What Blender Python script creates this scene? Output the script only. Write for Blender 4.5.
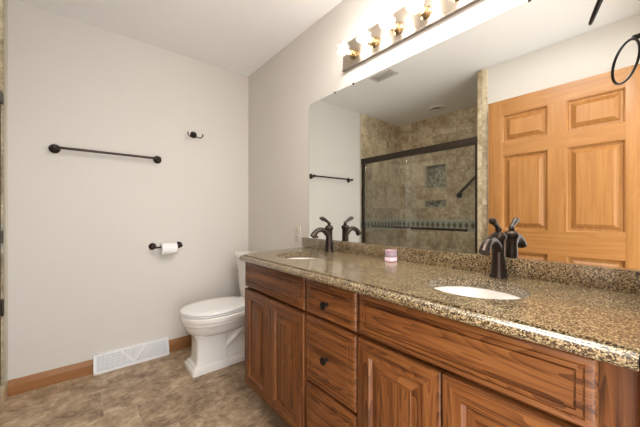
import bpy, bmesh, math, random
from mathutils import Vector, Matrix
from mathutils.geometry import tessellate_polygon
random.seed(4)
PI = math.pi
for o in list(bpy.data.objects): bpy.data.objects.remove(o)
S = bpy.context.scene
COL = S.collection

# ------------------------------------------------------------- camera, light, exposure
cd = bpy.data.cameras.new('camera'); cam = bpy.data.objects.new('camera', cd); COL.objects.link(cam)
cam.location = (-1.265, 0.0, 1.1099)
cam.rotation_euler = (PI/2, 0, -math.radians(39.87))
cd.lens = 16.355; cd.sensor_width = 36; cd.sensor_fit = 'HORIZONTAL'; cd.shift_y = 0.0020; cd.clip_start = .01
S.camera = cam
w = bpy.data.worlds.new('doorway_fill'); S.world = w; w.use_nodes = True  # uniform world fill, standing in for an unseen source beyond the doorway
w.node_tree.nodes['Background'].inputs[0].default_value = (.985, 0.985, 0.985, 1)
w.node_tree.nodes['Background'].inputs[1].default_value = 3.9
BULB = 25.0
def area(name, loc, rot, sx, sy, power, col=(1, .96, .91)):
    l = bpy.data.lights.new(name, 'AREA'); l.shape = 'RECTANGLE'; l.size = sx; l.size_y = sy
    l.energy = power; l.color = col
    o = bpy.data.objects.new(name, l); COL.objects.link(o); o.location = loc; o.rotation_euler = rot
    return o
area('added_ceiling_fill', (-.60, .50, 2.425), (0, 0, 0), .42, .50, 17, (1, .96, .91))  # added fill from overhead, kept out of view; no fixture belongs to it
S.view_settings.view_transform = 'Standard'; S.view_settings.look = 'None'
S.view_settings.gamma = 1; S.view_settings.use_curve_mapping = False
S.view_settings.exposure = 0.33
S.cycles.use_denoising = True
S.cycles.max_bounces = 12; S.cycles.diffuse_bounces = 10; S.cycles.glossy_bounces = 6
S.cycles.transparent_max_bounces = 16
S.cycles.caustics_reflective = True
S.cycles.sample_clamp_indirect = 40.0

# ------------------------------------------------------------- dimensions (metres)
H = 2.44; D = 2.592; W = 1.596; NEAR = 0.03
SX = 2.475; SY = 1.125; JY = 1.047      # shower back plane, shower near end, tile return

# ------------------------------------------------------------- node material helpers
class N:
    def __init__(s, name):
        s.m = bpy.data.materials.new(name); s.m.use_nodes = True
        s.t = s.m.node_tree; s.b = s.t.nodes['Principled BSDF']
    def n(s, typ, **kw):
        x = s.t.nodes.new(typ)
        for k, v in kw.items(): setattr(x, k, v)
        return x
    def l(s, a, b): s.t.links.new(a, b)
    def setb(s, **kw):
        for k, v in kw.items():
            s.b.inputs[k.replace('_', ' ')].default_value = v
    def math(s, op, a, b=None, c=None):
        x = s.n('ShaderNodeMath', operation=op)
        for i, v in enumerate((a, b, c)):
            if v is None: continue
            if isinstance(v, (int, float)): x.inputs[i].default_value = v
            else: s.l(v, x.inputs[i])
        return x.outputs[0]
    def coord(s, kind='Object'): return s.n('ShaderNodeTexCoord').outputs[kind]
    def mapping(s, vec, scale=(1, 1, 1), loc=(0, 0, 0), rot=(0, 0, 0)):
        x = s.n('ShaderNodeMapping'); s.l(vec, x.inputs[0])
        x.inputs['Scale'].default_value = scale; x.inputs['Location'].default_value = loc; x.inputs['Rotation'].default_value = rot
        return x.outputs[0]
    def noise(s, vec, scale, detail=4, rough=.55, dist=0):
        x = s.n('ShaderNodeTexNoise'); s.l(vec, x.inputs['Vector'])
        x.inputs['Scale'].default_value = scale; x.inputs['Detail'].default_value = detail
        x.inputs['Roughness'].default_value = rough; x.inputs['Distortion'].default_value = dist
        return x.outputs[0]
    def ramp(s, fac, stops, interp='LINEAR'):
        x = s.n('ShaderNodeValToRGB'); s.l(fac, x.inputs[0]); r = x.color_ramp; r.interpolation = interp
        while len(r.elements) < len(stops): r.elements.new(.5)
        for e, (p, c) in zip(r.elements, stops):
            e.position = p; e.color = (c[0], c[1], c[2], 1)
        return x.outputs[0]
    def mix(s, fac, a, b, mode='MIX'):
        x = s.n('ShaderNodeMix', data_type='RGBA', blend_type=mode)
        for i, v in ((0, fac), (6, a), (7, b)):
            if isinstance(v, (int, float)): x.inputs[i].default_value = v
            elif isinstance(v, tuple): x.inputs[i].default_value = (v[0], v[1], v[2], 1)
            else: s.l(v, x.inputs[i])
        return x.outputs[2]
    def bump(s, h, strength=.1, dist=.01):
        x = s.n('ShaderNodeBump'); s.l(h, x.inputs['Height'])
        x.inputs['Strength'].default_value = strength; x.inputs['Distance'].default_value = dist
        s.l(x.outputs[0], s.b.inputs['Normal'])
    def sep(s, v):
        x = s.n('ShaderNodeSeparateXYZ'); s.l(v, x.inputs[0]); return x.outputs
    def comb(s, a, b, c):
        x = s.n('ShaderNodeCombineXYZ')
        for i, v in enumerate((a, b, c)):
            if isinstance(v, (int, float)): x.inputs[i].default_value = v
            else: s.l(v, x.inputs[i])
        return x.outputs[0]

def plain(name, col, rough=.5, metal=0, **kw):
    k = N(name); k.setb(Base_Color=(*col, 1), Roughness=rough, Metallic=metal)
    for a, b in kw.items(): k.b.inputs[a.replace('_', ' ')].default_value = b
    v = k.noise(k.coord(), 60, 2)
    r = k.math('MULTIPLY_ADD', v, .08, rough-.04); k.l(r, k.b.inputs['Roughness'])
    return k.m

def paint(name, col):
    k = N(name); c = k.coord()
    n = k.noise(c, 220, 3); n2 = k.noise(c, 1.7, 2)
    k.l(k.mix(n2, tuple(x*.985 for x in col), tuple(x*1.015 for x in col)), k.b.inputs['Base Color'])
    k.setb(Roughness=.75); k.b.inputs['Specular IOR Level'].default_value = .25
    k.bump(n, .05, .002); return k.m

def wood(name, axis, stops, freq=34, rough=.35, across=11.0, pore=.34, along=.9, lw=.2):
    """contour lines of a stretched noise give oak-like cathedral grain; axis = grain direction"""
    k = N(name); c = k.coord()
    rnd = k.n('ShaderNodeObjectInfo').outputs['Random']
    off = k.n('ShaderNodeVectorMath', operation='ADD'); k.l(c, off.inputs[0])
    k.l(k.comb(k.math('MULTIPLY', rnd, 17.0), k.math('MULTIPLY', rnd, 31.0), k.math('MULTIPLY', rnd, 23.0)), off.inputs[1])
    sc = [across]*3; sc[axis] = along
    v = k.mapping(off.outputs[0], tuple(sc))
    big = k.noise(v, 1.0, 2, .45, .3)
    lines = k.math('FRACT', k.math('MULTIPLY', big, freq))
    sc2 = [210.0]*3; sc2[axis] = 6.0
    fine = k.noise(k.mapping(off.outputs[0], tuple(sc2)), 1.0, 3, .6)
    sc3 = [60.0]*3; sc3[axis] = 2.0
    mid = k.noise(k.mapping(off.outputs[0], tuple(sc3)), 1.0, 3, .6)
    f = k.math('MULTIPLY_ADD', k.math('POWER', lines, .6), lw, k.math('MULTIPLY', mid, 1-lw))
    col = k.ramp(f, stops)
    dark = k.ramp(fine, [(.0, (pore, pore*.9, pore*.8)), (.42, (.93, .93, .93)), (1, (1.06, 1.06, 1.06))])
    k.l(k.mix(1.0, col, dark, 'MULTIPLY'), k.b.inputs['Base Color'])
    k.setb(Roughness=rough+.08); k.b.inputs['Coat Weight'].default_value = .1; k.b.inputs['Coat Roughness'].default_value = .3; k.b.inputs['Specular IOR Level'].default_value = .33
    k.bump(fine, .12, .001)
    return k.m

OAKS = [(.24, (.024, .007, .002)), (.42, (.095, .031, .008)), (.55, (.200, .071, .019)), (.74, (.29, .118, .035))]
oak_h = wood('oak_horizontal', 1, OAKS)
oak_v = wood('oak_vertical', 2, OAKS)
HON = [(.1, (.23, .090, .022)), (.4, (.325, .140, .038)), (.7, (.405, .188, .056)), (1, (.475, .238, .078))]
honey_v = wood('honey_wood_vertical', 2, HON, freq=9, rough=.3, pore=.8, across=4, lw=.12)
honey_h = wood('honey_wood_horizontal', 1, HON, freq=9, rough=.3, pore=.8, across=4, lw=.12)
BBW = [(.1, (.20, .078, .024)), (.5, (.32, .140, .046)), (1, (.42, .20, .07))]
base_wood_x = wood('baseboard_wood', 0, BBW, freq=10, rough=.35, pore=.7, across=9)
base_wood_y = wood('baseboard_wood_y', 1, BBW, freq=10, rough=.35, pore=.7, across=9)

wall_mat = paint('wall_paint', (.67, .642, .60))
ceil_mat = paint('ceiling_paint', (.86, .858, .845))

def granite(name):
    k = N(name); c = k.coord('Object')
    vo = k.n('ShaderNodeTexVoronoi'); k.l(k.mapping(c), vo.inputs['Vector']); vo.inputs['Scale'].default_value = 330
    g = k.sep(vo.outputs['Color'])[0]
    n = k.noise(c, 190, 4, .65); n2 = k.noise(c, 14, 3)
    f = k.math('ADD', k.math('MULTIPLY', g, .55), k.math('MULTIPLY', n, .5))
    f = k.math('ADD', f, k.math('MULTIPLY_ADD', n2, .24, -.14))
    col = k.ramp(f, [(.28, (.018, .011, .006)), (.40, (.060, .038, .017)), (.51, (.165, .112, .052)), (.63, (.28, .210, .110)), (.77, (.39, .315, .19)), (.90, (.48, .41, .28))])
    k.l(col, k.b.inputs['Base Color']); k.setb(Roughness=.27, IOR=1.75)
    k.b.inputs['Coat Weight'].default_value = .35; k.b.inputs['Coat Roughness'].default_value = .08
    return k.m
granite_mat = granite('speckled_granite')

def floor_tile():
    k = N('floor_slate_tile'); c = k.coord()
    x, y, z = k.sep(c)
    ry = k.math('DIVIDE', k.math('SUBTRACT', y, 2.285-3.0), .30)
    row = k.math('FLOOR', ry)
    rx = k.math('DIVIDE', k.math('ADD', k.math('SUBTRACT', x, -1.30), k.math('MULTIPLY', k.math('SUBTRACT', row, 10), .15)), .60)
    cx = k.math('FLOOR', rx)
    fx = k.math('MULTIPLY', k.math('PINGPONG', rx, .5), .60); fy = k.math('MULTIPLY', k.math('PINGPONG', ry, .5), .30)
    e = k.math('MINIMUM', fx, fy)
    grout = k.math('LESS_THAN', e, .0016)
    wn = k.n('ShaderNodeTexWhiteNoise'); k.l(k.comb(cx, row, 0), wn.inputs[0])
    sh = k.n('ShaderNodeVectorMath', operation='ADD'); k.l(c, sh.inputs[0])
    sc = k.n('ShaderNodeVectorMath', operation='SCALE'); k.l(wn.outputs['Color'], sc.inputs[0]); sc.inputs['Scale'].default_value = 9
    k.l(sc.outputs[0], sh.inputs[1])
    v = k.mapping(sh.outputs[0], (1.0, 1.15, 1))
    n1 = k.noise(v, 7.5, 8, .72, .5); n2 = k.noise(v, 30, 6, .75, .3)
    f = k.math('ADD', k.math('MULTIPLY', n1, .62), k.math('MULTIPLY', n2, .38))
    f = k.math('ADD', f, k.math('MULTIPLY_ADD', wn.outputs['Value'], .05, -.025))
    col = k.ramp(f, [(.36, (.125, .078, .044)), (.45, (.26, .178, .106)), (.52, (.385, .280, .175)), (.58, (.50, .38, .255)), (.67, (.66, .53, .385))])
    k.l(k.mix(grout, col, (.42, .34, .26)), k.b.inputs['Base Color'])
    k.setb(Roughness=.42)
    k.bump(k.math('ADD', n2, k.math('MULTIPLY', e, 0)), .12, .003)
    return k.m
floor_mat = floor_tile()

def shower_tile(name, ax, band=True, band_only=False):
    """ax = horizontal axis of the wall (0 or 1)"""
    k = N(name); c = k.coord(); xyz = k.sep(c)
    h = xyz[ax]; z = xyz[2]
    rx = k.math('DIVIDE', k.math('ADD', h, 10.0-.04), .325); rz = k.math('DIVIDE', k.math('ADD', z, .10), .325)
    fx = k.math('MULTIPLY', k.math('PINGPONG', rx, .5), .325); fz = k.math('MULTIPLY', k.math('PINGPONG', rz, .5), .325)
    e = k.math('MINIMUM', fx, fz); grout = k.math('LESS_THAN', e, .0015)
    wn = k.n('ShaderNodeTexWhiteNoise'); k.l(k.comb(k.math('FLOOR', rx), k.math('FLOOR', rz), 0), wn.inputs[0])
    sc = k.n('ShaderNodeVectorMath', operation='SCALE'); k.l(wn.outputs['Color'], sc.inputs[0]); sc.inputs['Scale'].default_value = 7
    sh = k.n('ShaderNodeVectorMath', operation='ADD'); k.l(c, sh.inputs[0]); k.l(sc.outputs[0], sh.inputs[1])
    n1 = k.noise(sh.outputs[0], 5, 7, .7, .7); n2 = k.noise(sh.outputs[0], 26, 6, .75, .4)
    f = k.math('ADD', k.math('MULTIPLY', n1, .6), k.math('MULTIPLY', n2, .4))
    f = k.math('ADD', f, k.math('MULTIPLY_ADD', wn.outputs['Value'], .07, -.035))
    col = k.ramp(f, [(.35, (.26, .175, .11)), (.45, (.44, .345, .22)), (.52, (.62, .52, .35)), (.59, (.76, .67, .48)), (.70, (.85, .80, .64))])
    out = k.mix(grout, col, (.42, .36, .27))
    if band:
        # a mosaic border: pale green-white strips with a row of dark diamonds between them
        bz = k.math('SUBTRACT', z, .975)
        inb = k.math('LESS_THAN', k.math('ABSOLUTE', bz), .075)
        u = k.math('PINGPONG', k.math('DIVIDE', h, .075), .5)          # 0..0.5
        dv = k.math('DIVIDE', k.math('ABSOLUTE', bz), .075)
        dia = k.math('LESS_THAN', k.math('ADD', k.math('MULTIPLY', k.math('SUBTRACT', .5, u), 1.6), dv), .58)
        bcol = k.mix(dia, (.40, .41, .33), (.10, .09, .07))
        strip = k.math('GREATER_THAN', dv, .74)
        bcol = k.mix(strip, bcol, (.48, .49, .41))
        out = k.mix(inb, out, bcol)
    k.l(out, k.b.inputs['Base Color']); k.setb(Roughness=.35)
    k.bump(n2, .1, .002)
    return k.m
tile_y = shower_tile('shower_tile_back', 1); tile_x = shower_tile('shower_tile_end', 0)
tile_plain = shower_tile('shower_tile_border', 1, band=False)

def mosaic():
    k = N('glass_mosaic'); c = k.coord()
    v = k.n('ShaderNodeTexVoronoi'); k.l(k.mapping(c, (1, 1, .8)), v.inputs[0]); v.inputs['Scale'].default_value = 42
    g = k.sep(v.outputs['Color'])[0]
    k.l(k.ramp(g, [(0, (.16, .16, .12)), (.4, (.32, .32, .25)), (.7, (.46, .46, .37)), (1, (.62, .62, .52))]), k.b.inputs['Base Color'])
    k.setb(Roughness=.25); return k.m
mosaic_mat = mosaic()

bronze = plain('oil_rubbed_bronze', (.050, .037, .031), .34, .85)
bronze2 = plain('bronze_frame', (.055, .040, .030), .45, .7)
black_iron = plain('black_iron', (.026, .022, .019), .4, .8)
porcelain = plain('white_porcelain', (.80, .78, .745), .12, 0, Coat_Weight=.5)
seat_plastic = plain('white_seat_plastic', (.86, .858, .845), .22)
white_metal = plain('white_enamel', (.80, .81, .83), .4)
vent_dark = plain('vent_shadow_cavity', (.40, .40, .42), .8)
ivory = plain('ivory_plastic', (.62, .58, .51), .4)
vent_paint = plain('vent_paint', (.55, .52, .49), .5)
paper = plain('toilet_paper', (.86, .86, .87), .9)
nickel = plain('brushed_nickel', (.80, .72, .62), .36, 1.0)
_k = N('brushed_nickel_plate'); _k.setb(Base_Color=(.58, .50, .41, 1), Metallic=1.0, Roughness=.36); _k.b.inputs['Anisotropic'].default_value = .85
_k.l(_k.comb(0.0, 0.0, 1.0), _k.b.inputs['Tangent']); plate_mat = _k.m
nickel_edge = plain('nickel_edge', (.30, .26, .22), .35, 1.0)
brass = plain('antique_brass_socket', (.34, .25, .13), .25, 1.0)
chrome = plain('chrome', (.85, .85, .85), .08, 1.0)
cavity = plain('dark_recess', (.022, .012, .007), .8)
pan_mat = plain('shower_pan', (.70, .67, .62), .3)
can_dark = plain('recessed_baffle', (.30, .27, .24), .6)

k = N('mirror_silver'); k.setb(Base_Color=(.87, .89, .87, 1), Roughness=0.0, Metallic=1.0); mirror_mat = k.m
k = N('mirror_edge'); k.setb(Base_Color=(.25, .33, .30, 1), Roughness=.2, Metallic=.3); mirror_edge = k.m

def glassy(name, tint, gloss=.08, rough=.02):
    k = N(name); t = k.t; t.nodes.remove(k.b)
    tr = k.n('ShaderNodeBsdfTransparent'); tr.inputs[0].default_value = (*tint, 1)
    gl = k.n('ShaderNodeBsdfGlossy'); gl.inputs['Roughness'].default_value = rough; gl.inputs['Color'].default_value = (1, 1, 1, 1)
    fr = k.n('ShaderNodeFresnel'); fr.inputs[0].default_value = 1.35
    mx = k.n('ShaderNodeMixShader'); k.l(k.math('MULTIPLY_ADD', fr.outputs[0], .7, gloss*.25), mx.inputs[0])
    k.l(tr.outputs[0], mx.inputs[1]); k.l(gl.outputs[0], mx.inputs[2])
    k.l(mx.outputs[0], t.nodes['Material Output'].inputs[0]); return k.m
shower_glass = glassy('shower_glass', (.975, .98, .965))
bulb_glass = glassy('clear_bulb_glass', (.985, .985, .98), .05)

k = N('glowing_filament'); k.setb(Base_Color=(1, .9, .8, 1)); k.b.inputs['Emission Color'].default_value = (1, .95, .90, 1)
k.b.inputs['Emission Strength'].default_value = BULB; glow_mat = k.m

k = N('pink_glass'); k.setb(Base_Color=(.80, .60, .68, 1), Roughness=.12); k.b.inputs['Transmission Weight'].default_value = .45; k.b.inputs['IOR'].default_value = 1.3; pink_glass = k.m
k = N('mauve_glass'); k.setb(Base_Color=(.62, .48, .58, 1), Roughness=.15); k.b.inputs['Transmission Weight'].default_value = .35; mauve = k.m
pink_band = plain('pink_wax', (.86, .62, .68), .4)

# ------------------------------------------------------------- mesh helpers
def V(*a): return Vector(a)
def box(bm, x0, x1, y0, y1, z0, z1, bev=0, mi=0, seg=2):
    vs = [bm.verts.new((x, y, z)) for x in (min(x0, x1), max(x0, x1)) for y in (min(y0, y1), max(y0, y1)) for z in (min(z0, z1), max(z0, z1))]
    fs = [bm.faces.new([vs[i] for i in q]) for q in ((0, 1, 3, 2), (4, 6, 7, 5), (0, 4, 5, 1), (2, 3, 7, 6), (0, 2, 6, 4), (1, 5, 7, 3))]
    for f in fs: f.material_index = mi
    if bev:
        es = list({e for f in fs for e in f.edges})
        bmesh.ops.bevel(bm, geom=es, offset=bev, segments=seg, profile=.6, affect='EDGES')
    return fs
def loft(bm, rings, cap0=True, cap1=True, mi=0, closed=True):
    R = [[bm.verts.new(p) for p in r] for r in rings]
    n = len(R[0])
    for a, b in zip(R, R[1:]):
        for i in range(n if closed else n-1):
            j = (i+1) % n
            f = bm.faces.new((a[i], a[j], b[j], b[i])); f.material_index = mi; f.smooth = True
    if cap0: f = bm.faces.new(list(reversed(R[0]))); f.material_index = mi
    if cap1: f = bm.faces.new(R[-1]); f.material_index = mi
    return R
def tube(bm, pts, r, n=14, mi=0, cap=True):
    pts = [Vector(p) for p in pts]; m = len(pts)
    rs = r if isinstance(r, (list, tuple)) else [r]*m
    tan = []
    for i in range(m):
        a = pts[max(i-1, 0)]; b = pts[min(i+1, m-1)]; tan.append((b-a).normalized())
    u = tan[0].orthogonal().normalized(); rings = []
    for i in range(m):
        u = (u - tan[i]*u.dot(tan[i])).normalized(); v = tan[i].cross(u)
        rings.append([pts[i]+(u*math.cos(t)+v*math.sin(t))*rs[i] for t in [2*PI*k/n for k in range(n)]])
    loft(bm, rings, cap, cap, mi)
def spline(pts, sub=6):
    pts = [Vector(p) for p in pts]; out = []
    P = [pts[0]*2-pts[1]]+pts+[pts[-1]*2-pts[-2]]
    for i in range(1, len(P)-2):
        for s in range(sub):
            t = s/sub
            out.append(.5*((2*P[i])+(P[i+1]-P[i-1])*t+(2*P[i-1]-5*P[i]+4*P[i+1]-P[i+2])*t*t+(3*P[i]-P[i-1]-3*P[i+1]+P[i+2])*t**3))
    out.append(pts[-1]); return out
def interp(vals, sub=6):
    o = []
    for a, b in zip(vals, vals[1:]):
        for s in range(sub): o.append(a+(b-a)*s/sub)
    o.append(vals[-1]); return o
def lathe(bm, prof, org=(0, 0, 0), axis=(0, 0, 1), n=28, mi=0, cap=True):
    """prof: list of (radius, distance along axis)"""
    ax = Vector(axis).normalized(); u = ax.orthogonal().normalized(); v = ax.cross(u); o = Vector(org)
    rings = [[o+ax*h+(u*math.cos(t)+v*math.sin(t))*max(r, 1e-4) for t in [2*PI*k/n for k in range(n)]] for r, h in prof]
    loft(bm, rings, cap, cap, mi)
def sphere(bm, c, r, n=20, mi=0, sq=(1, 1, 1)):
    c = Vector(c); rings = []
    m = n//2
    for j in range(1, m):
        a = PI*j/m
        rings.append([c+Vector((math.sin(a)*math.cos(t)*r*sq[0], math.sin(a)*math.sin(t)*r*sq[1], -math.cos(a)*r*sq[2])) for t in [2*PI*k/n for k in range(n)]])
    R = loft(bm, rings, False, False, mi)
    for ring, zz, rev in ((R[0], -r*sq[2], True), (R[-1], r*sq[2], False)):
        p = bm.verts.new(c+Vector((0, 0, zz)))
        for i in range(n):
            a, b = ring[i], ring[(i+1) % n]
            f = bm.faces.new((b, a, p) if rev else (a, b, p)); f.smooth = True; f.material_index = mi
def BM(): return bmesh.new()
ROOTLOC = {}
def obj(name, bm, mats, parent=None, smooth=None, loc=None):
    """bm is in world coordinates; the mesh is stored relative to its parent's origin (or loc)"""
    if not isinstance(mats, (list, tuple)): mats = [mats]
    base = Vector(loc) if loc is not None else Vector((0, 0, 0))
    if parent is not None: base = ROOTLOC[parent.name]
    bmesh.ops.recalc_face_normals(bm, faces=bm.faces)
    if base.length: bmesh.ops.translate(bm, verts=bm.verts, vec=-base)
    me = bpy.data.meshes.new(name); bm.to_mesh(me); bm.free()
    for m in mats: me.materials.append(m)
    if smooth is not None:
        for p in me.polygons: p.use_smooth = True
        me.set_sharp_from_angle(angle=math.radians(smooth))
    else:
        me.set_sharp_from_angle(angle=math.radians(38))
    o = bpy.data.objects.new(name, me); COL.objects.link(o)
    if parent is not None:
        o.parent = parent
        ROOTLOC[o.name] = base
    else:
        o.location = base; ROOTLOC[o.name] = base
    return o
def tag(o, label, cat, group=None):
    o['label'] = label; o['category'] = cat
    if group: o['group'] = group
    return o
def thing(name, label, cat, loc, group=None):
    o = bpy.data.objects.new(name, None); COL.objects.link(o); o.location = loc; o.empty_display_size = .05
    ROOTLOC[o.name] = Vector(loc)
    return tag(o, label, cat, group)
def struct(name, bm, mats, parent=None, loc=None):
    o = obj(name, bm, mats, parent, loc=loc)
    if parent is None: o['kind'] = 'structure'
    return o
def sbox(name, mats, *a, bev=0):
    bm = BM(); box(bm, *a, bev=bev); return struct(name, bm, mats)
def rect_rings(bm, y0, y1, z0, z1, xback, prof, mih=0, miv=1):
    """concentric rectangular profile facing -x: prof = (inset, protrusion). Top/bottom faces get mih, sides miv."""
    R = []
    for ins, pr in prof:
        x = xback-pr
        R.append([bm.verts.new(p) for p in ((x, y0+ins, z0+ins), (x, y1-ins, z0+ins), (x, y1-ins, z1-ins), (x, y0+ins, z1-ins))])
    for a, b in zip(R, R[1:]):
        for i in range(4):
            j = (i+1) % 4
            f = bm.faces.new((a[i], a[j], b[j], b[i])); f.material_index = mih if i in (0, 2) else miv
    f = bm.faces.new(R[-1]); f.material_index = miv
    f = bm.faces.new(list(reversed(R[0]))); f.material_index = miv

# ------------------------------------------------------------- the setting
sbox('floor', floor_mat, -W, .10, -.12, D, -.05, 0)
sbox('ceiling', ceil_mat, -SX-.1, .1, -.12, D+.1, H, H+.05)
sbox('wall_right', wall_mat, 0, .1, -.12, D+.1, -.05, H)
sbox('wall_back', wall_mat, -W, 0, D, D+.1, -.05, H)
sbox('wall_left', wall_mat, -W-.1, -W, -.12, JY, -.05, H)
bm = BM(); box(bm, -.505, 0, NEAR-.12, NEAR, 0, H); box(bm, -W, -.505, NEAR-.12, NEAR, 2.09, H); box(bm, -W, -1.55, NEAR-.12, NEAR, 0, 2.09)
struct('wall_near', bm, wall_mat)
# shower alcove
bm = BM()                                                   # back wall with two recessed niches
nz = [(1.47, 1.795), (1.205, 1.315)]; ny = (1.868, 2.182)
yb = [SY-.02, ny[0], ny[1], D+.02]; zb = [-.05, nz[1][0], nz[1][1], nz[0][0], nz[0][1], H]
for i in range(3):
    for j in range(5):
        if i == 1 and j in (1, 3): continue
        box(bm, -SX-.1, -SX, yb[i], yb[i+1], zb[j], zb[j+1])
bmesh.ops.remove_doubles(bm, verts=bm.verts, dist=1e-5)
struct('wall_shower_back', bm, tile_y)
bm = BM()
for a, b in nz:
    box(bm, -SX-.10, -SX-.085, ny[0], ny[1], a, b)
struct('wall_shower_niche', bm, mosaic_mat)
bm = BM()
for a, b in nz:                                             # pale bullnose frame round each niche
    t = .012
    box(bm, -SX-.085, -SX+.004, ny[0]-t*.2, ny[0]+t, a, b, .002); box(bm, -SX-.085, -SX+.004, ny[1]-t, ny[1]+t*.2, a, b, .002)
    box(bm, -SX-.085, -SX+.004, ny[0], ny[1], a, a+t, .002); box(bm, -SX-.085, -SX+.004, ny[0], ny[1], b-t, b, .002)
pale_tile = plain('pale_tile_trim', (.52, .48, .38), .35)
struct('trim_1', bm, pale_tile)
sbox('wall_shower_far', tile_x, -SX, -W, D, D+.1, -.05, H)
bm = BM(); box(bm, -SX, -W-.005, JY+.02, SY, 0, H)
struct('wall_shower_near', bm, tile_x)
bm = BM(); box(bm, -W-.03, -W+.008, JY, SY+.006, 0, H, .004)
struct('trim_2', bm, tile_plain)
bm = BM(); box(bm, -W-.012, -W+.006, D-.008, D, .0, H, .003)
struct('trim_3', bm, pale_tile)
bm = BM(); box(bm, -W-.12, -W+.004, SY, D-.001, 0, .095, .006)
struct('trim_4', bm, tile_plain)
sbox('floor_shower', pan_mat, -SX, -W-.12, SY, D, -.05, .03)

def baseboard(name, pts, mat):
    """pts: two points of the wall line and the inward normal"""
    (x0, y0), (x1, y1), (nx, ny_) = pts
    prof = [(0, 0), (.014, 0), (.014, .055), (.012, .068), (.008, .075), (.006, .088), (.003, .094), (0, .095)]
    bm = BM()
    loft(bm, [[(x0+nx*a, y0+ny_*a, z) for a, z in prof], [(x1+nx*a, y1+ny_*a, z) for a, z in prof]])
    for f in bm.faces: f.smooth = False
    struct(name, bm, mat)
baseboard('baseboard_back', ((-W+.006, D), (-1.18, D), (0, -1)), base_wood_x)
baseboard('baseboard_back_right', ((-.70, D), (-.001, D), (0, -1)), base_wood_x)
baseboard('baseboard_right', ((0, D-.015), (0, 1.63), (-1, 0)), base_wood_y)
baseboard('baseboard_left', ((-W, .05), (-W, JY-.001), (1, 0)), base_wood_y)

# door casing on the near wall round the doorway
bm = BM()
box(bm, -.520, -.506, NEAR-.12, NEAR-.002, 0, 2.09); box(bm, -1.55, -1.535, NEAR-.12, NEAR, 0, 2.09); box(bm, -1.535, -.520, NEAR-.12, NEAR, 2.075, 2.09)
struct('trim_5', bm, honey_v)

# six-panel wooden door, open flat against the left wall
dr = bpy.data.objects.new('door_1', None); COL.objects.link(dr); dr.location = (-1.51, .08, .012); ROOTLOC['door_1'] = Vector(dr.location); dr['kind'] = 'structure'
DX0, DX1 = -1.527, -1.490
ys = [.075, .178, .477, .587, .893, 1.003]; zs = [.012, .25, .81, .988, 1.604, 1.716, 1.944, 2.072]
bm = BM()
for a, b in ((0, 1), (4, 5)): box(bm, DX0, DX1, ys[a], ys[b], zs[0], zs[7], .0015, 1)
for a, b in ((0, 1), (2, 3), (4, 5), (6, 7)): box(bm, DX0, DX1-.0004, ys[1], ys[4], zs[a], zs[b], 0, 0)
for a, b in ((1, 2), (3, 4), (5, 6)): box(bm, DX0, DX1-.0004, ys[2], ys[3], zs[a], zs[b], 0, 1)
obj('door_frame', bm, [honey_h, honey_v], dr)
for (ya, yb_) in ((1, 2), (3, 4)):
    for (za, zb_) in ((1, 2), (3, 4), (5, 6)):
        bm = BM()
        # facing +x: build facing -x and mirror
        P = [(0, .006), (0, .034), (.004, .032), (.008, .024), (.012, .0150), (.024, .0135), (.026, .015), (.052, .030), (.054, .0335)]
        rect_rings(bm, ys[ya], ys[yb_], zs[za], zs[zb_], 0, [(a, p) for a, p in P], 1, 1)
        for v in bm.verts: v.co.x = DX0 - v.co.x
        obj('panel', bm, [honey_h, honey_v], dr)
for z in (.22, 1.08, 1.86):
    bm = BM(); tube(bm, [(-1.484, .078, z-.045), (-1.484, .078, z+.045)], .007); sphere(bm, (-1.484, .078, z+.05), .008, 12); box(bm, -1.492, -1.488, .078, .110, z-.044, z+.044)
    obj('hinge', bm, black_iron, dr)
bm = BM(); lathe(bm, [(.030, 0), (.030, .005), (.012, .010), (.011, .028), (.020, .034), (.027, .046), (.026, .058), (.014, .066), (0, .067)], (DX1, .94, .93), (1, 0, 0))
obj('door_knob', bm, bronze, dr)

# ------------------------------------------------------------- vanity mirror
mr = thing('wall_mirror', 'large frameless wall mirror with clipped corner above the granite backsplash', 'mirror', (-.004, 1.625, .947))
bm = BM()
my0, my1, mz0, mz1, r = NEAR+.004, 1.625, .948, 1.889, .028
pts = [(my0, mz0), (my1, mz0)] + [(my1-r+r*math.cos(t), mz1-r+r*math.sin(t)) for t in [PI/2*k/6 for k in range(7)]] + [(my0, mz1)]
A = [bm.verts.new((-.006, y, z)) for y, z in pts]; B_ = [bm.verts.new((-.0005, y, z)) for y, z in pts]
bm.faces.new(A); bm.faces.new(list(reversed(B_)))
for i in range(len(pts)):
    j = (i+1) % len(pts); f = bm.faces.new((A[i], B_[i], B_[j], A[j])); f.material_index = 1
obj('mirror_glass', bm, [mirror_mat, mirror_edge], mr)
bm = BM(); box(bm, -.009, -.0003, my0, my1+.002, .9468, .9478, 0); box(bm, -.009, -.0068, my0, my1+.002, .9478, .9515, 0)
obj('mirror_channel', bm, chrome, mr)
for y in (1.36, 1.20, .322):
    bm = BM(); box(bm, -.009, -.0065, y-.005, y+.005, mz1-.006, mz1+.001, .001); box(bm, -.009, 0, y-.005, y+.005, mz1+.0005, mz1+.004, .001)
    obj('mirror_clip', bm, black_iron, mr)

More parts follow.
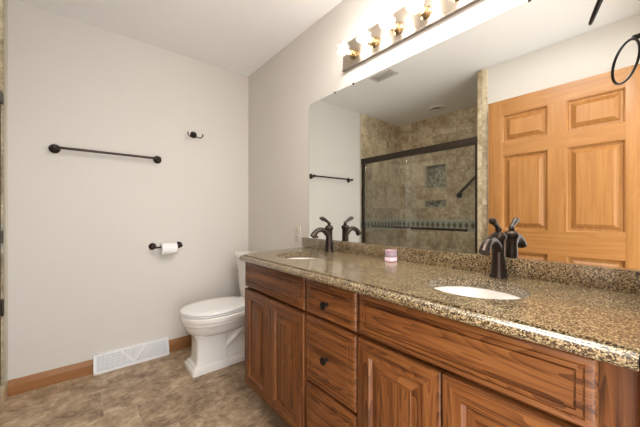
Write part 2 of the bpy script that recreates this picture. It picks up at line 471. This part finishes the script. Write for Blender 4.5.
# ------------------------------------------------------------- vanity light: strip with eight globe bulbs
vl = thing('vanity_light_bar', 'long brushed nickel vanity light strip with glowing clear globe bulbs above mirror', 'light fixture', (0, .665, 2.068))
bm = BM()
LY0, LY1 = .055, 1.275
box(bm, -.018, -.001, LY0, LY1, 1.992, 2.147, .004)
obj('back_plate', bm, plate_mat, vl)
bm = BM(); box(bm, -.022, -.001, LY0-.002, LY1+.002, 1.986, 1.9915, .001)
obj('lower_lip', bm, nickel_edge, vl)
for i in range(8):
    y = 1.180-.152*i; z = 2.050
    bm = BM(); lathe(bm, [(.030, .0), (.030, .003), (.021, .008), (.019, .030), (.022, .034), (.020, .036)], (-.0185, y, z), (-1, 0, 0), 24)
    sk = obj('socket', bm, brass, vl)
    bm = BM(); lathe(bm, [(.0135, .0), (.014, .010), (.024, .020), (.035, .034), (.040, .050), (.0395, .062), (.034, .077), (.022, .087), (.008, .091), (0, .0915)], (-.0550, y, z), (-1, 0, 0), 28)
    bg = obj('bulb', bm, bulb_glass, vl)
    bm = BM(); sphere(bm, (-.106, y, z), .027, 16)
    f = obj('filament', bm, glow_mat, bg)

# ------------------------------------------------------------- vanity cabinet
FX = -.474                     # face-frame plane, fronts stand proud of it
vc = thing('vanity_cabinet', 'stained oak double vanity cabinet with raised panel doors under granite top', 'cabinet', (-.25, .82, 0))
bm = BM(); CY0, CY1 = NEAR+.002, 1.618
box(bm, FX, -.02, CY1-.018, CY1, .10, .842, .001, 1)
box(bm, FX, -.02, CY0, CY0+.018, .10, .842, 0, 1); box(bm, FX+.01, -.02, CY0+.018, CY1-.018, .10, .118, 0, 0)
box(bm, -.025, -.02, CY0+.018, CY1-.018, .118, .842, 0, 1)
obj('carcass', bm, [oak_h, oak_v], vc)
bm = BM()
for a, b in ((CY0, .092), (.665, .75), (.98, 1.06), (1.585, CY1)): box(bm, FX-.001, FX+.018, a, b, .10, .8425, .001, 1)
for a, b in ((.815, .8425), (.660, .705), (.10, .135)): box(bm, FX-.0005, FX+.0175, CY0+.03, CY1-.03, a, b, 0, 0)
for a, b in ((.36, .41),): box(bm, FX-.0005, FX+.0175, .70, 1.03, a, b, 0, 0)
for y in (.398, 1.333): box(bm, FX-.0005, FX+.0175, y-.03, y+.03, .10, .70, 0, 1)
obj('face_frame', bm, [oak_h, oak_v], vc)
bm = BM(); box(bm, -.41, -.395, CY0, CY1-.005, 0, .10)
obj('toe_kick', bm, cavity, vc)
DP = [(0, 0), (0, .015), (.003, .0185), (.007, .019), (.053, .019), (.055, .0165), (.059, .010), (.061, .0075), (.068, .0075), (.092, .0155), (.094, .0175)]
FB = FX-.0015
DP = [(a, b+.008 if i else 0) for i, (a, b) in enumerate(DP)]
for (a, b) in ((.0865, .396), (.4005, .7085), (1.0275, 1.3305), (1.3355, 1.613)):
    bm = BM(); rect_rings(bm, a, b, .118, .675, FB, DP, 0, 1)
    obj('door', bm, [oak_h, oak_v], vc)
DF = [(0, 0), (0, .011), (.003, .0145), (.008, .0175), (.0180, .0185), (.0188, .0155), (.0212, .0155), (.0222, .0180), (.0315, .0185), (.0323, .0150), (.0345, .0150), (.0358, .0195)]
DF = [(a, b+.008 if i else 0) for i, (a, b) in enumerate(DF)]
for (a, b, c, d) in ((.0865, .7045, .688, .834), (1.0275, 1.613, .688, .834)):
    bm = BM(); rect_rings(bm, a, b, c, d, FB, DF, 0, 0)
    obj('false_drawer_front', bm, [oak_h, oak_v], vc)
for (c, d, kb) in ((.689, .834, .752), (.397, .675, .535), (.119, .383, .26)):
    bm = BM(); rect_rings(bm, .718, 1.013, c, d, FB, DF, 0, 0)
    dw = obj('drawer', bm, [oak_h, oak_v], vc)
    bm = BM(); lathe(bm, [(.0085, 0), (.0085, .002), (.0055, .005), (.005, .013), (.012, .017), (.0155, .022), (.0150, .027), (.009, .0305), (0, .0315)], (FB-.0275, .868, kb), (-1, 0, 0), 22)
    obj('knob', bm, black_iron, dw)

# ------------------------------------------------------------- granite countertop with two sink cut-outs
ct = thing('granite_countertop', 'polished speckled brown granite vanity top with ogee edge and two sink cutouts', 'countertop', (-.27, .85, .85))
TOP = .881; CX = -.528
SINKS = [(-.29, .396), (-.29, 1.33)]; SA, SB = .140, .146
def ell(cx, cy, a, b, z, n=56): return [Vector((cx+a*math.cos(t), cy+b*math.sin(t), z)) for t in [2*PI*k/n for k in range(n)]]
Pth = [Vector((CX, NEAR+.001))]
rc = .045; yl = 1.600
Pth.append(Vector((CX, yl-rc)))
for kx in range(1, 9):
    t = PI - (PI/2*.95)*kx/8
    Pth.append(Vector((CX+rc+rc*math.cos(t), yl-rc+rc*math.sin(t))))
Pth.append(Vector((-.001, 1.668)))
nrm = []
for i in range(len(Pth)):
    a = Pth[max(0, i-1)]; b = Pth[min(len(Pth)-1, i+1)]; t = (b-a).normalized(); nrm.append(Vector((-t.y, t.x)))
nrm[0] = Vector((-1, 0)); nrm[1] = Vector((-1, 0)); nrm[-1] = nrm[-2] = (lambda t: Vector((-t.y, t.x)))((Pth[-1]-Pth[-2]).normalized())
prof = [(0, .0), (.0004, -.0100), (.0036, -.0100), (.0046, -.0048), (.012, -.0050), (.020, -.0085), (.026, -.0150), (.0285, -.0215), (.026, -.028), (.020, -.0325), (.010, -.034), (-.03, -.034)]
bm = BM()
top_outer = [Vector((p.x, p.y, TOP)) for p in Pth] + [Vector((-.001, NEAR+.001, TOP))]
def tess(zv, flip):
    loops = [[Vector((p.x, p.y, zv)) for p in top_outer]] + [ell(cx, cy, SA, SB, zv) for cx, cy in SINKS]
    flat = [v for L in loops for v in L]
    bv = [bm.verts.new(v) for v in flat]
    for tri in tessellate_polygon(loops):
        try: bm.faces.new([bv[i] for i in (tri if not flip else reversed(tri))])
        except ValueError: pass
tess(TOP, False); tess(TOP-.034, True)
rows = []
for o_, h_ in prof: rows.append([Vector((p.x+n_.x*o_, p.y+n_.y*o_, TOP+h_)) for p, n_ in zip(Pth, nrm)])
loft(bm, rows, False, False, closed=False)
for cx, cy in SINKS:
    loft(bm, [ell(cx, cy, SA, SB, TOP), ell(cx, cy, SA+.001, SB+.001, TOP-.034)], False, False)
bmesh.ops.remove_doubles(bm, verts=bm.verts, dist=1e-6)
obj('counter_slab', bm, granite_mat, ct)
bm = BM(); box(bm, -.0225, -.0005, NEAR+.001, 1.690, TOP+.0003, .9465, .0015)
obj('backsplash', bm, granite_mat, ct)

for i, (cx, cy) in enumerate(SINKS):
    sk = thing('undermount_sink', ['white oval undermount sink in the granite nearest the camera', 'white oval undermount sink at the toilet end of the granite'][i], 'sink', (cx, cy, TOP-.17), 'oval sinks under the granite')
    bm = BM(); z0 = TOP-.0345
    prf = [(.022, 0), (.003, 0), (.001, -.004), (-.006, -.02), (-.012, -.05), (-.024, -.085), (-.050, -.115), (-.085, -.13), (-.115, -.135)]
    loft(bm, [ell(cx, cy, SA+a, SB+a, z0+h) for a, h in prf], False, True)
    obj('basin', bm, porcelain, sk, smooth=60)
    bm = BM(); lathe(bm, [(.022, 0), (.022, .003), (.017, .004), (.016, .002), (0, .002)], (cx, cy, z0-.1348), (0, 0, 1), 24)
    obj('drain', bm, bronze, sk)

# ------------------------------------------------------------- faucets
def faucet(y, label):
    x0 = -.076; z0 = TOP+.0004
    f = thing('faucet', label, 'faucet', (x0, y, z0), 'bronze vanity faucets')
    bm = BM()
    lathe(bm, [(.0295, 0), (.0295, .004), (.0275, .007), (.0250, .014), (.0235, .03), (.0215, .065), (.0205, .10), (.0205, .132), (.0235, .138), (.0265, .143), (.0268, .150), (.0250, .155), (.0200, .160), (.0120, .164), (.0085, .168), (0, .168)], (x0, y, z0), (0, 0, 1), 32)
    obj('body', bm, bronze, f, smooth=35)
    bm = BM()
    P = spline([(x0+.004, y, z0+.088), (x0-.022, y, z0+.118), (x0-.052, y, z0+.137), (x0-.083, y, z0+.137), (x0-.110, y, z0+.122), (x0-.128, y, z0+.099)], 6)
    tube(bm, P, interp([.0165, .0165, .0145, .0140, .0155, .0190], 6), 20)
    obj('spout', bm, bronze, f, smooth=50)
    bm = BM()
    sphere(bm, (x0, y, z0+.174), .0115, 18, sq=(1, 1, .85))
    P = spline([(x0+.004, y, z0+.176), (x0-.014, y, z0+.186), (x0-.036, y, z0+.199), (x0-.056, y, z0+.206), (x0-.070, y, z0+.209)], 5)
    tube(bm, P, interp([.0085, .0080, .0105, .0130, .0070], 5), 16)
    sphere(bm, (x0-.071, y, z0+.209), .0058, 12)
    obj('lever_handle', bm, bronze, f, smooth=50)
    bm = BM(); tube(bm, [(x0+.030, y, z0), (x0+.030, y, z0+.045)], .0028, 10); sphere(bm, (x0+.030, y, z0+.049), .006, 12)
    obj('drain_rod', bm, bronze, f)
faucet(.400, 'dark bronze single lever faucet behind the nearer oval sink')
faucet(1.336, 'dark bronze single lever faucet behind the sink next to the toilet')

# ------------------------------------------------------------- pink votive jar
vj = thing('votive_jar', 'small pink glass votive jar on the granite against backsplash', 'jar', (-.078, .876, TOP+.0004))
bm = BM(); c = (-.078, .876, TOP+.0004)
def rsq(c, a, z, rr=.35, n=40):
    out = []
    for k_ in range(n):
        t = 2*PI*k_/n+.6; ct_, st = math.cos(t), math.sin(t)
        q = (abs(ct_)**4+abs(st)**4)**(-.25)
        out.append(Vector((c[0]+a*q*ct_, c[1]+a*q*st, c[2]+z)))
    return out
loft(bm, [rsq(c, a, z) for a, z in ((.022, 0), (.0255, .002), (.0255, .018), (.0235, .020))])
obj('jar_base', bm, pink_band, vj, smooth=50)
bm = BM(); loft(bm, [rsq(c, a, z) for a, z in ((.0235, .0205), (.0245, .024), (.0245, .044), (.023, .046))])
obj('jar_wall', bm, mauve, vj, smooth=50)
bm = BM(); loft(bm, [rsq(c, a, z) for a, z in ((.023, .0465), (.026, .048), (.026, .0545), (.024, .056), (.021, .056), (.020, .050))])
obj('jar_rim', bm, pink_glass, vj, smooth=50)

# ------------------------------------------------------------- outlet plate on right wall
ol = thing('wall_outlet', 'ivory electrical outlet plate on grey wall left of the mirror', 'outlet', (-.001, 1.768, .969))
bm = BM(); box(bm, -.0065, -.0003, 1.732, 1.804, .911, 1.026, .003)
obj('cover_plate', bm, ivory, ol)
for z in (.944, .993):
    bm = BM(); box(bm, -.0095, -.0066, 1.752, 1.784, z-.0175, z+.0175, .0012)
    rc_ = obj('receptacle', bm, ivory, ol)
    bm = BM()
    for yy in (1.761, 1.775): box(bm, -.0101, -.0096, yy-.0012, yy+.0012, z-.003, z+.007)
    obj('slot', bm, cavity, rc_)

# ------------------------------------------------------------- toilet
TY = 2.175
tl = thing('toilet', 'white two piece toilet with closed lid and stepped pedestal beside vanity', 'toilet', (-.38, TY, 0))
def rrect(x0, x1, hw, z, r, n=8, yc=TY):
    out = []
    r = min(r, hw*.98, (x1-x0)*.49)
    for (cx_, cy_, a0) in ((x1-r, yc+hw-r, 0), (x0+r, yc+hw-r, PI/2), (x0+r, yc-hw+r, PI), (x1-r, yc-hw+r, 1.5*PI)):
        for k_ in range(n):
            t = a0+PI/2*k_/(n-1); out.append(Vector((cx_+r*math.cos(t), cy_+r*math.sin(t), z)))
    return out
def bowl_ring(xf, xm, xb, hw, z, hb=None, n=32):
    """elongated outline: half ellipse in front of xm, tapering to hb at xb"""
    hb = hw*.78 if hb is None else hb; out = []
    for k_ in range(n//2+1):
        t = PI/2+PI*k_/(n//2)
        out.append(Vector((xm+(xm-xf)*math.cos(t), TY+hw*math.sin(t), z)))
    m = n//2-1
    for k_ in range(1, m+1):
        s = k_/(m+1)   # back outline: from (xm,-hw) via xb back to (xm,+hw)
        if s < .36: q = s/.36; p = Vector((xm+(xb-.03-xm)*q, TY-(hw+(hb-hw)*q*q), z))
        elif s > .64: q = (1-s)/.36; p = Vector((xm+(xb-.03-xm)*q, TY+(hw+(hb-hw)*q*q), z))
        else: q = (s-.36)/.28; aa = -PI/2+PI*q; p = Vector((xb-.03+.03*math.cos(aa), TY+hb*math.sin(aa), z))
        out.append(p)
    return out
bm = BM()
pp = [(0, 0, .012), (0, .032, .012), (.003, .037, .012), (.013, .039, .012), (.015, .052, .012), (.020, .058, .012), (.032, .061, .012), (.037, .085, .014), (.040, .14, .016), (.040, .20, .018), (.034, .235, .02), (.022, .262, .02)]
loft(bm, [rrect(-.662+a, -.40-a*.2, .107-a*.8, z, r_) for a, z, r_ in pp])
# rear plinth and trapway body
loft(bm, [rrect(-.45, -.13+a*-.3, .102-a, z, .012) for a, z in ((0, 0), (0, .030), (.006, .036), (.012, .040), (.016, .050), (.030, .058))])
loft(bm, [rrect(-.46, -.15, hw_, z, .03) for hw_, z in ((.058, .05), (.052, .12), (.050, .20), (.070, .28), (.10, .33))])
for sgn in (-1, 1):      # the trapway's curve moulded on the side
    P = spline([(-.43, TY+sgn*.050, .12), (-.37, TY+sgn*.062, .18), (-.30, TY+sgn*.066, .235), (-.235, TY+sgn*.064, .20), (-.215, TY+sgn*.062, .13), (-.20, TY+sgn*.056, .07)], 5)
    tube(bm, P, interp([.020, .030, .034, .034, .034, .034], 5), 14)
obj('pedestal', bm, porcelain, tl, smooth=34)
bm = BM()
br = [(-.628, -.46, -.28, .080, .240, .07), (-.640, -.465, -.25, .105, .250, .08), (-.665, -.47, -.20, .140, .275, .10), (-.685, -.475, -.17, .160, .305, .12), (-.692, -.475, -.15, .167, .330, .13),
      (-.700, -.475, -.14, .174, .336, .135), (-.704, -.475, -.13, .177, .345, .14), (-.704, -.475, -.12, .177, .356, .145), (-.711, -.475, -.10, .183, .362, .15), (-.714, -.475, -.09, .186, .372, .15), (-.714, -.475, -.08, .186, .392, .15), (-.708, -.475, -.08, .180, .399, .15)]
loft(bm, [bowl_ring(a, b, c_, d_, e_, f_) for a, b, c_, d_, e_, f_ in br])
obj('bowl', bm, porcelain, tl, smooth=34)
bm = BM(); loft(bm, [bowl_ring(-.713+i_, -.475, -.235-i_, .184-i_, z_, .125) for i_, z_ in ((.010, .4025), (.003, .4035), (.001, .409), (.003, .4125), (.012, .4135))])
obj('seat', bm, seat_plastic, tl, smooth=40)
bm = BM(); loft(bm, [bowl_ring(-.714+i_, -.475, -.230-i_, .185-i_, z_, .125) for i_, z_ in ((.009, .4185), (.001, .4195), (0, .428), (.003, .4335), (.012, .4365), (.06, .4375))])
for sgn in (-1, 1): box(bm, -.255, -.215, TY+sgn*.075-.02, TY+sgn*.075+.02, .402, .4345, .006)
obj('lid', bm, seat_plastic, tl, smooth=40)
bm = BM(); loft(bm, [rrect(x_, -.025, hw_, z_, .03) for x_, hw_, z_ in ((-.165, .175, .400), (-.180, .195, .408), (-.188, .208, .43), (-.194, .217, .50), (-.200, .224, .62), (-.203, .227, .66), (-.203, .227, .679))])
obj('tank', bm, porcelain, tl, smooth=34)
bm = BM(); loft(bm, [rrect(-.203-a, -.022+.0*a, .227+a, z_, .022) for a, z_ in ((-.004, .6795), (.004, .682), (.005, .700), (.008, .718), (.013, .732), (.014, .742), (.021, .748), (.022, .778), (.018, .785), (.002, .789), (-.03, .791))])
obj('tank_lid', bm, porcelain, tl, smooth=34)
bm = BM(); tube(bm, [(-.207, TY+.16, .64), (-.222, TY+.16, .64)], .009, 14); tube(bm, spline([(-.222, TY+.165, .64), (-.226, TY+.13, .637), (-.226, TY+.10, .632)], 4), .006, 10)
obj('flush_lever', bm, chrome, tl)
for sgn in (-1, 1):
    bm = BM(); sphere(bm, (-.30, TY+sgn*.090, .058), .013, 14, sq=(1, 1, .8)); obj('bolt_cap', bm, porcelain, tl)

# ------------------------------------------------------------- things on the back wall
def rosette(bm, x, z, r=.025, y=D):
    lathe(bm, [(r, 0.0005), (r, .004), (r*.86, .008), (r*.80, .009), (r*.62, .014), (r*.45, .018), (r*.36, .022)], (x, y, z), (0, -1, 0), 28)
tb = thing('towel_bar', 'long dark bronze towel bar on the back wall', 'towel bar', (-1.078, D, 1.54))
bm = BM(); tube(bm, [(-1.375, D-.062, 1.545), (-.782, D-.062, 1.545)], .0085, 16); obj('bar', bm, bronze, tb)
for x in (-1.379, -.778):
    bm = BM(); rosette(bm, x, 1.545, .030); tube(bm, [(x, D-.018, 1.545), (x, D-.052, 1.545)], .010, 14); sphere(bm, (x, D-.062, 1.545), .0165, 18)
    obj('bracket', bm, bronze, tb)
rh = thing('robe_hook', 'small dark bronze double robe hook high on the back wall', 'hook', (-.505, D, 1.79))
bm = BM(); rosette(bm, -.505, 1.79, .028); obj('mounting_plate', bm, bronze, rh)
bm = BM(); tube(bm, [(-.505, D-.015, 1.79), (-.505, D-.038, 1.787)], .010, 14); sphere(bm, (-.505, D-.042, 1.786), .014, 16)
obj('post', bm, bronze, rh)
for sgn in (-1, 1):
    bm = BM(); tube(bm, spline([(-.505, D-.040, 1.782), (-.505+sgn*.018, D-.046, 1.765), (-.505+sgn*.040, D-.052, 1.760), (-.505+sgn*.056, D-.056, 1.772), (-.505+sgn*.060, D-.058, 1.788)], 5), .0045, 12)
    sphere(bm, (-.505+sgn*.060, D-.058, 1.789), .0058, 12)
    obj('hook_arm', bm, bronze, rh)
th = thing('toilet_paper_holder', 'dark bronze toilet paper holder mounted on the back wall', 'toilet paper holder', (-.715, D, .862))
for x in (-.812, -.622):
    bm = BM(); rosette(bm, x, .862, .027); tube(bm, [(x, D-.016, .862), (x, D-.060, .862)], .0085, 14); sphere(bm, (x, D-.068, .862), .0145, 18)
    obj('bracket', bm, bronze, th)
bm = BM(); tube(bm, [(-.805, D-.068, .857), (-.629, D-.068, .857)], .0075, 16); obj('roller', bm, bronze, th)
bm = BM()
RX0, RX1, ry_, rz_ = -.765, -.655, D-.068, .8442
def ringx(x, r_, n=36): return [Vector((x, ry_+r_*math.cos(2*PI*k_/n), rz_+r_*math.sin(2*PI*k_/n))) for k_ in range(n)]
loft(bm, [ringx(RX0+.001, .0200), ringx(RX0, .0205), ringx(RX0, .0445), ringx(RX0+.0015, .046), ringx(RX1-.0015, .046), ringx(RX1, .0445), ringx(RX1, .0205), ringx(RX1-.001, .0200), ringx(RX0+.001, .0200)], False, False)
tag(obj('toilet_paper_roll', bm, paper, loc=(-.71, ry_, rz_-.046)), 'white toilet paper roll hanging on the bronze holder', 'toilet paper roll')

# baseboard register
rg = thing('floor_register', 'white metal baseboard heating register with V shaped braces on back wall', 'vent', (-.94, D, 0))
X0, X1 = -1.178, -.703; Yt, Yb, Zt = D-.018, D-.050, .124
def face_pt(x, s, off=0.0):        # s 0 bottom .. 1 top on the sloping front
    z = .022+(Zt-.010-.022)*s; y = Yb+(Yt-Yb)*s
    return Vector((x, y-off, z))
bm = BM()
t = .014
prism = [(D-.0005, 0), (Yb-.004, 0), (Yb-.004, .020), (D-.0005, .020)]
loft(bm, [[Vector((X0, a, b)) for a, b in prism], [Vector((X1, a, b)) for a, b in prism]])
prism = [(D-.0005, Zt-.012), (Yt-.004, Zt-.012), (Yt-.002, Zt), (D-.0005, Zt)]
loft(bm, [[Vector((X0, a, b)) for a, b in prism], [Vector((X1, a, b)) for a, b in prism]])
for xa, xb in ((X0, X0+t), (X1-t, X1)):
    prism = [(D-.0005, .019), (Yb-.004, .019), (Yt-.004, Zt-.010), (D-.0005, Zt-.010)]
    loft(bm, [[Vector((xa, a, b)) for a, b in prism], [Vector((xb, a, b)) for a, b in prism]])
for f in bm.faces: f.smooth = False
obj('register_frame', bm, white_metal, rg)
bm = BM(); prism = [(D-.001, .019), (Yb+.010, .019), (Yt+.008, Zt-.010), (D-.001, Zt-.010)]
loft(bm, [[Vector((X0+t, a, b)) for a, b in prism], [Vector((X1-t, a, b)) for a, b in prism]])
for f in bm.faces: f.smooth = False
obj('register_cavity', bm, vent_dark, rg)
bm = BM(); n = 62
for i in range(n):
    x = X0+t+(X1-X0-2*t)*(i+.5)/n
    a, b = face_pt(x, 0, -.001), face_pt(x, 1, -.001)
    loft(bm, [[a+Vector((-.0022, 0, 0)), a+Vector((.0022, 0, 0)), a+Vector((.0022, .006, 0)), a+Vector((-.0022, .006, 0))], [b+Vector((-.0022, 0, 0)), b+Vector((.0022, 0, 0)), b+Vector((.0022, .006, 0)), b+Vector((-.0022, .006, 0))]])
for s in (.2, .4, .6, .8):
    a = face_pt(X0+t, s, -.002); b = face_pt(X1-t, s, -.002)
    tube(bm, [a, b], .0013, 6)
obj('louvers', bm, white_metal, rg)
bm = BM()
xm = (X0+X1)/2
for sgn in (-1, 1):
    a = face_pt(xm, .02, .002); b = face_pt(xm+sgn*.078, 1.0, .002)
    d = Vector((.006, 0, 0))
    loft(bm, [[a-d, a+d, a+d+Vector((0, .006, 0)), a-d+Vector((0, .006, 0))], [b-d, b+d, b+d+Vector((0, .006, 0)), b-d+Vector((0, .006, 0))]])
obj('brace', bm, white_metal, rg)
bm = BM(); sphere(bm, face_pt(xm, .62, .004), .006, 12); tube(bm, [face_pt(xm, .62, -.002), face_pt(xm, .62, .003)], .0035, 10)
obj('damper_lever', bm, nickel, rg)

# ------------------------------------------------------------- towel ring on the near wall
tr_ = thing('towel_ring', 'black iron towel ring hanging on the near wall above vanity end', 'towel ring', (-.245, NEAR, 1.745))
rcn = Vector((-.2755, .0975, 1.664)); az, el_ = 1.847, .355
nv = Vector((math.cos(el_)*math.cos(az), math.cos(el_)*math.sin(az), math.sin(el_)))
uu = nv.cross(Vector((0, 0, 1))).normalized(); vv = nv.cross(uu); bm = BM()
rings = []; n1 = 64; n2 = 12
for i in range(n1):
    t = 2*PI*i/n1; dr_ = uu*math.cos(t)+vv*math.sin(t); p = rcn+dr_*.073
    rings.append([p+(dr_*math.cos(s)+nv*math.sin(s))*.0043 for s in [2*PI*k_/n2 for k_ in range(n2)]])
rings.append(rings[0]); loft(bm, rings, False, False); bmesh.ops.remove_doubles(bm, verts=bm.verts, dist=1e-6)
obj('ring', bm, black_iron, tr_)
bm = BM(); lathe(bm, [(.027, .0005), (.027, .004), (.022, .009), (.014, .013), (.010, .018), (.007, .028), (.009, .032), (.009, .050), (.005, .054), (0, .054)], (-.2685, NEAR, 1.741), (0, 1, 0), 26)
obj('mount', bm, black_iron, tr_)

# ------------------------------------------------------------- shower enclosure
se = thing('shower_enclosure', 'bronze framed sliding glass shower doors seen across the tiled alcove', 'shower door', (-W-.04, 1.86, .095))
def part(name, mat, *a, bev=.002, parent=None):
    bm = BM(); box(bm, *a, bev=bev); return obj(name, bm, mat, parent or se)
part('header', bronze2, -W-.072, -W-.012, SY+.007, D-.009, 1.776, 1.842, bev=.004)
part('jamb', bronze2, -W-.062, -W-.022, D-.038, D-.009, .096, 1.775)
part('jamb', bronze2, -W-.062, -W-.022, SY+.007, SY+.040, .096, 1.775)
part('sill_track', bronze2, -W-.068, -W-.018, SY+.041, D-.039, .0955, .125)
for (ya, yb_, xg, xb_, b0, b1) in ((SY+.042, 1.915, -W-.036, 1, 1.225, 1.822), (1.80, D-.040, -W-.056, -1, 1.885, 2.46)):
    g = part('glass_panel', shower_glass, xg-.003, xg+.003, ya, yb_, .127, 1.774, bev=0)
    bm = BM(); xo = xg+.045 if xb_ > 0 else xg+.012
    xo = xg+.045
    if xb_ < 0: xo = xg-.045
    tube(bm, [(xo, b0, .962), (xo, b1, .962)], .0125, 14)
    for y in (b0+.012, b1-.012):
        tube(bm, [(xg+.0035*xb_, y, .962), (xo, y, .962)], .008, 12); sphere(bm, (xo, y, .962), .016, 14)
    obj('towel_bar', bm, bronze, g)
bm = BM(); box(bm, -W-.022, -W-.008, D-.030, D-.009, .50, .60, .005); obj('bumper', bm, bronze2, se)

gb = thing('grab_bar', 'dark slanted grab bar on the tiled shower wall behind glass', 'grab bar', (-SX, 1.6, 1.45))
a = Vector((-SX+.045, 1.70, 1.36)); b = Vector((-SX+.045, 1.44, 1.615))
bm = BM(); tube(bm, [a, b], .016, 16); sphere(bm, a, .0175, 16); sphere(bm, b, .0175, 16); obj('bar', bm, bronze, gb)
for p in (a, b):
    bm = BM(); lathe(bm, [(.038, .0005), (.038, .005), (.030, .010), (.016, .014), (.015, .040)], (-SX, p.y, p.z), (1, 0, 0), 26); obj('flange', bm, bronze, gb)

# ------------------------------------------------------------- ceiling fittings
cv = thing('ceiling_vent', 'square painted exhaust vent grille in the bathroom ceiling', 'vent', (-.99, 1.737, H))
bm = BM(); x0, x1, y0, y1 = -1.052, -.928, 1.612, 1.862
for a in ((x0, x1, y0, y0+.022), (x0, x1, y1-.022, y1), (x0, x0+.022, y0+.022, y1-.022), (x1-.022, x1, y0+.022, y1-.022)): box(bm, *a, H-.012, H-.0004, .003)
obj('frame', bm, vent_paint, cv)
bm = BM()
for i in range(9):
    x = x0+.026+.009*i; box(bm, x, x+.0035, y0+.022, y1-.022, H-.010, H-.001)
obj('grille', bm, vent_paint, cv)
rcl = thing('recessed_ceiling_light', 'round white trimmed recessed light, unlit, in ceiling over shower', 'ceiling light', (-2.18, 1.845, H))
bm = BM(); lathe(bm, [(.098, .0004), (.098, .006), (.090, .013), (.062, .014), (.054, .008), (.052, .0005)], (-2.18, 1.845, H), (0, 0, -1), 40, cap=False)
obj('trim_ring', bm, seat_plastic, rcl)
bm = BM(); lathe(bm, [(.051, .0008), (.050, .0035), (.040, .003), (0, .0025)], (-2.18, 1.845, H), (0, 0, -1), 40); obj('lens', bm, can_dark, rcl)
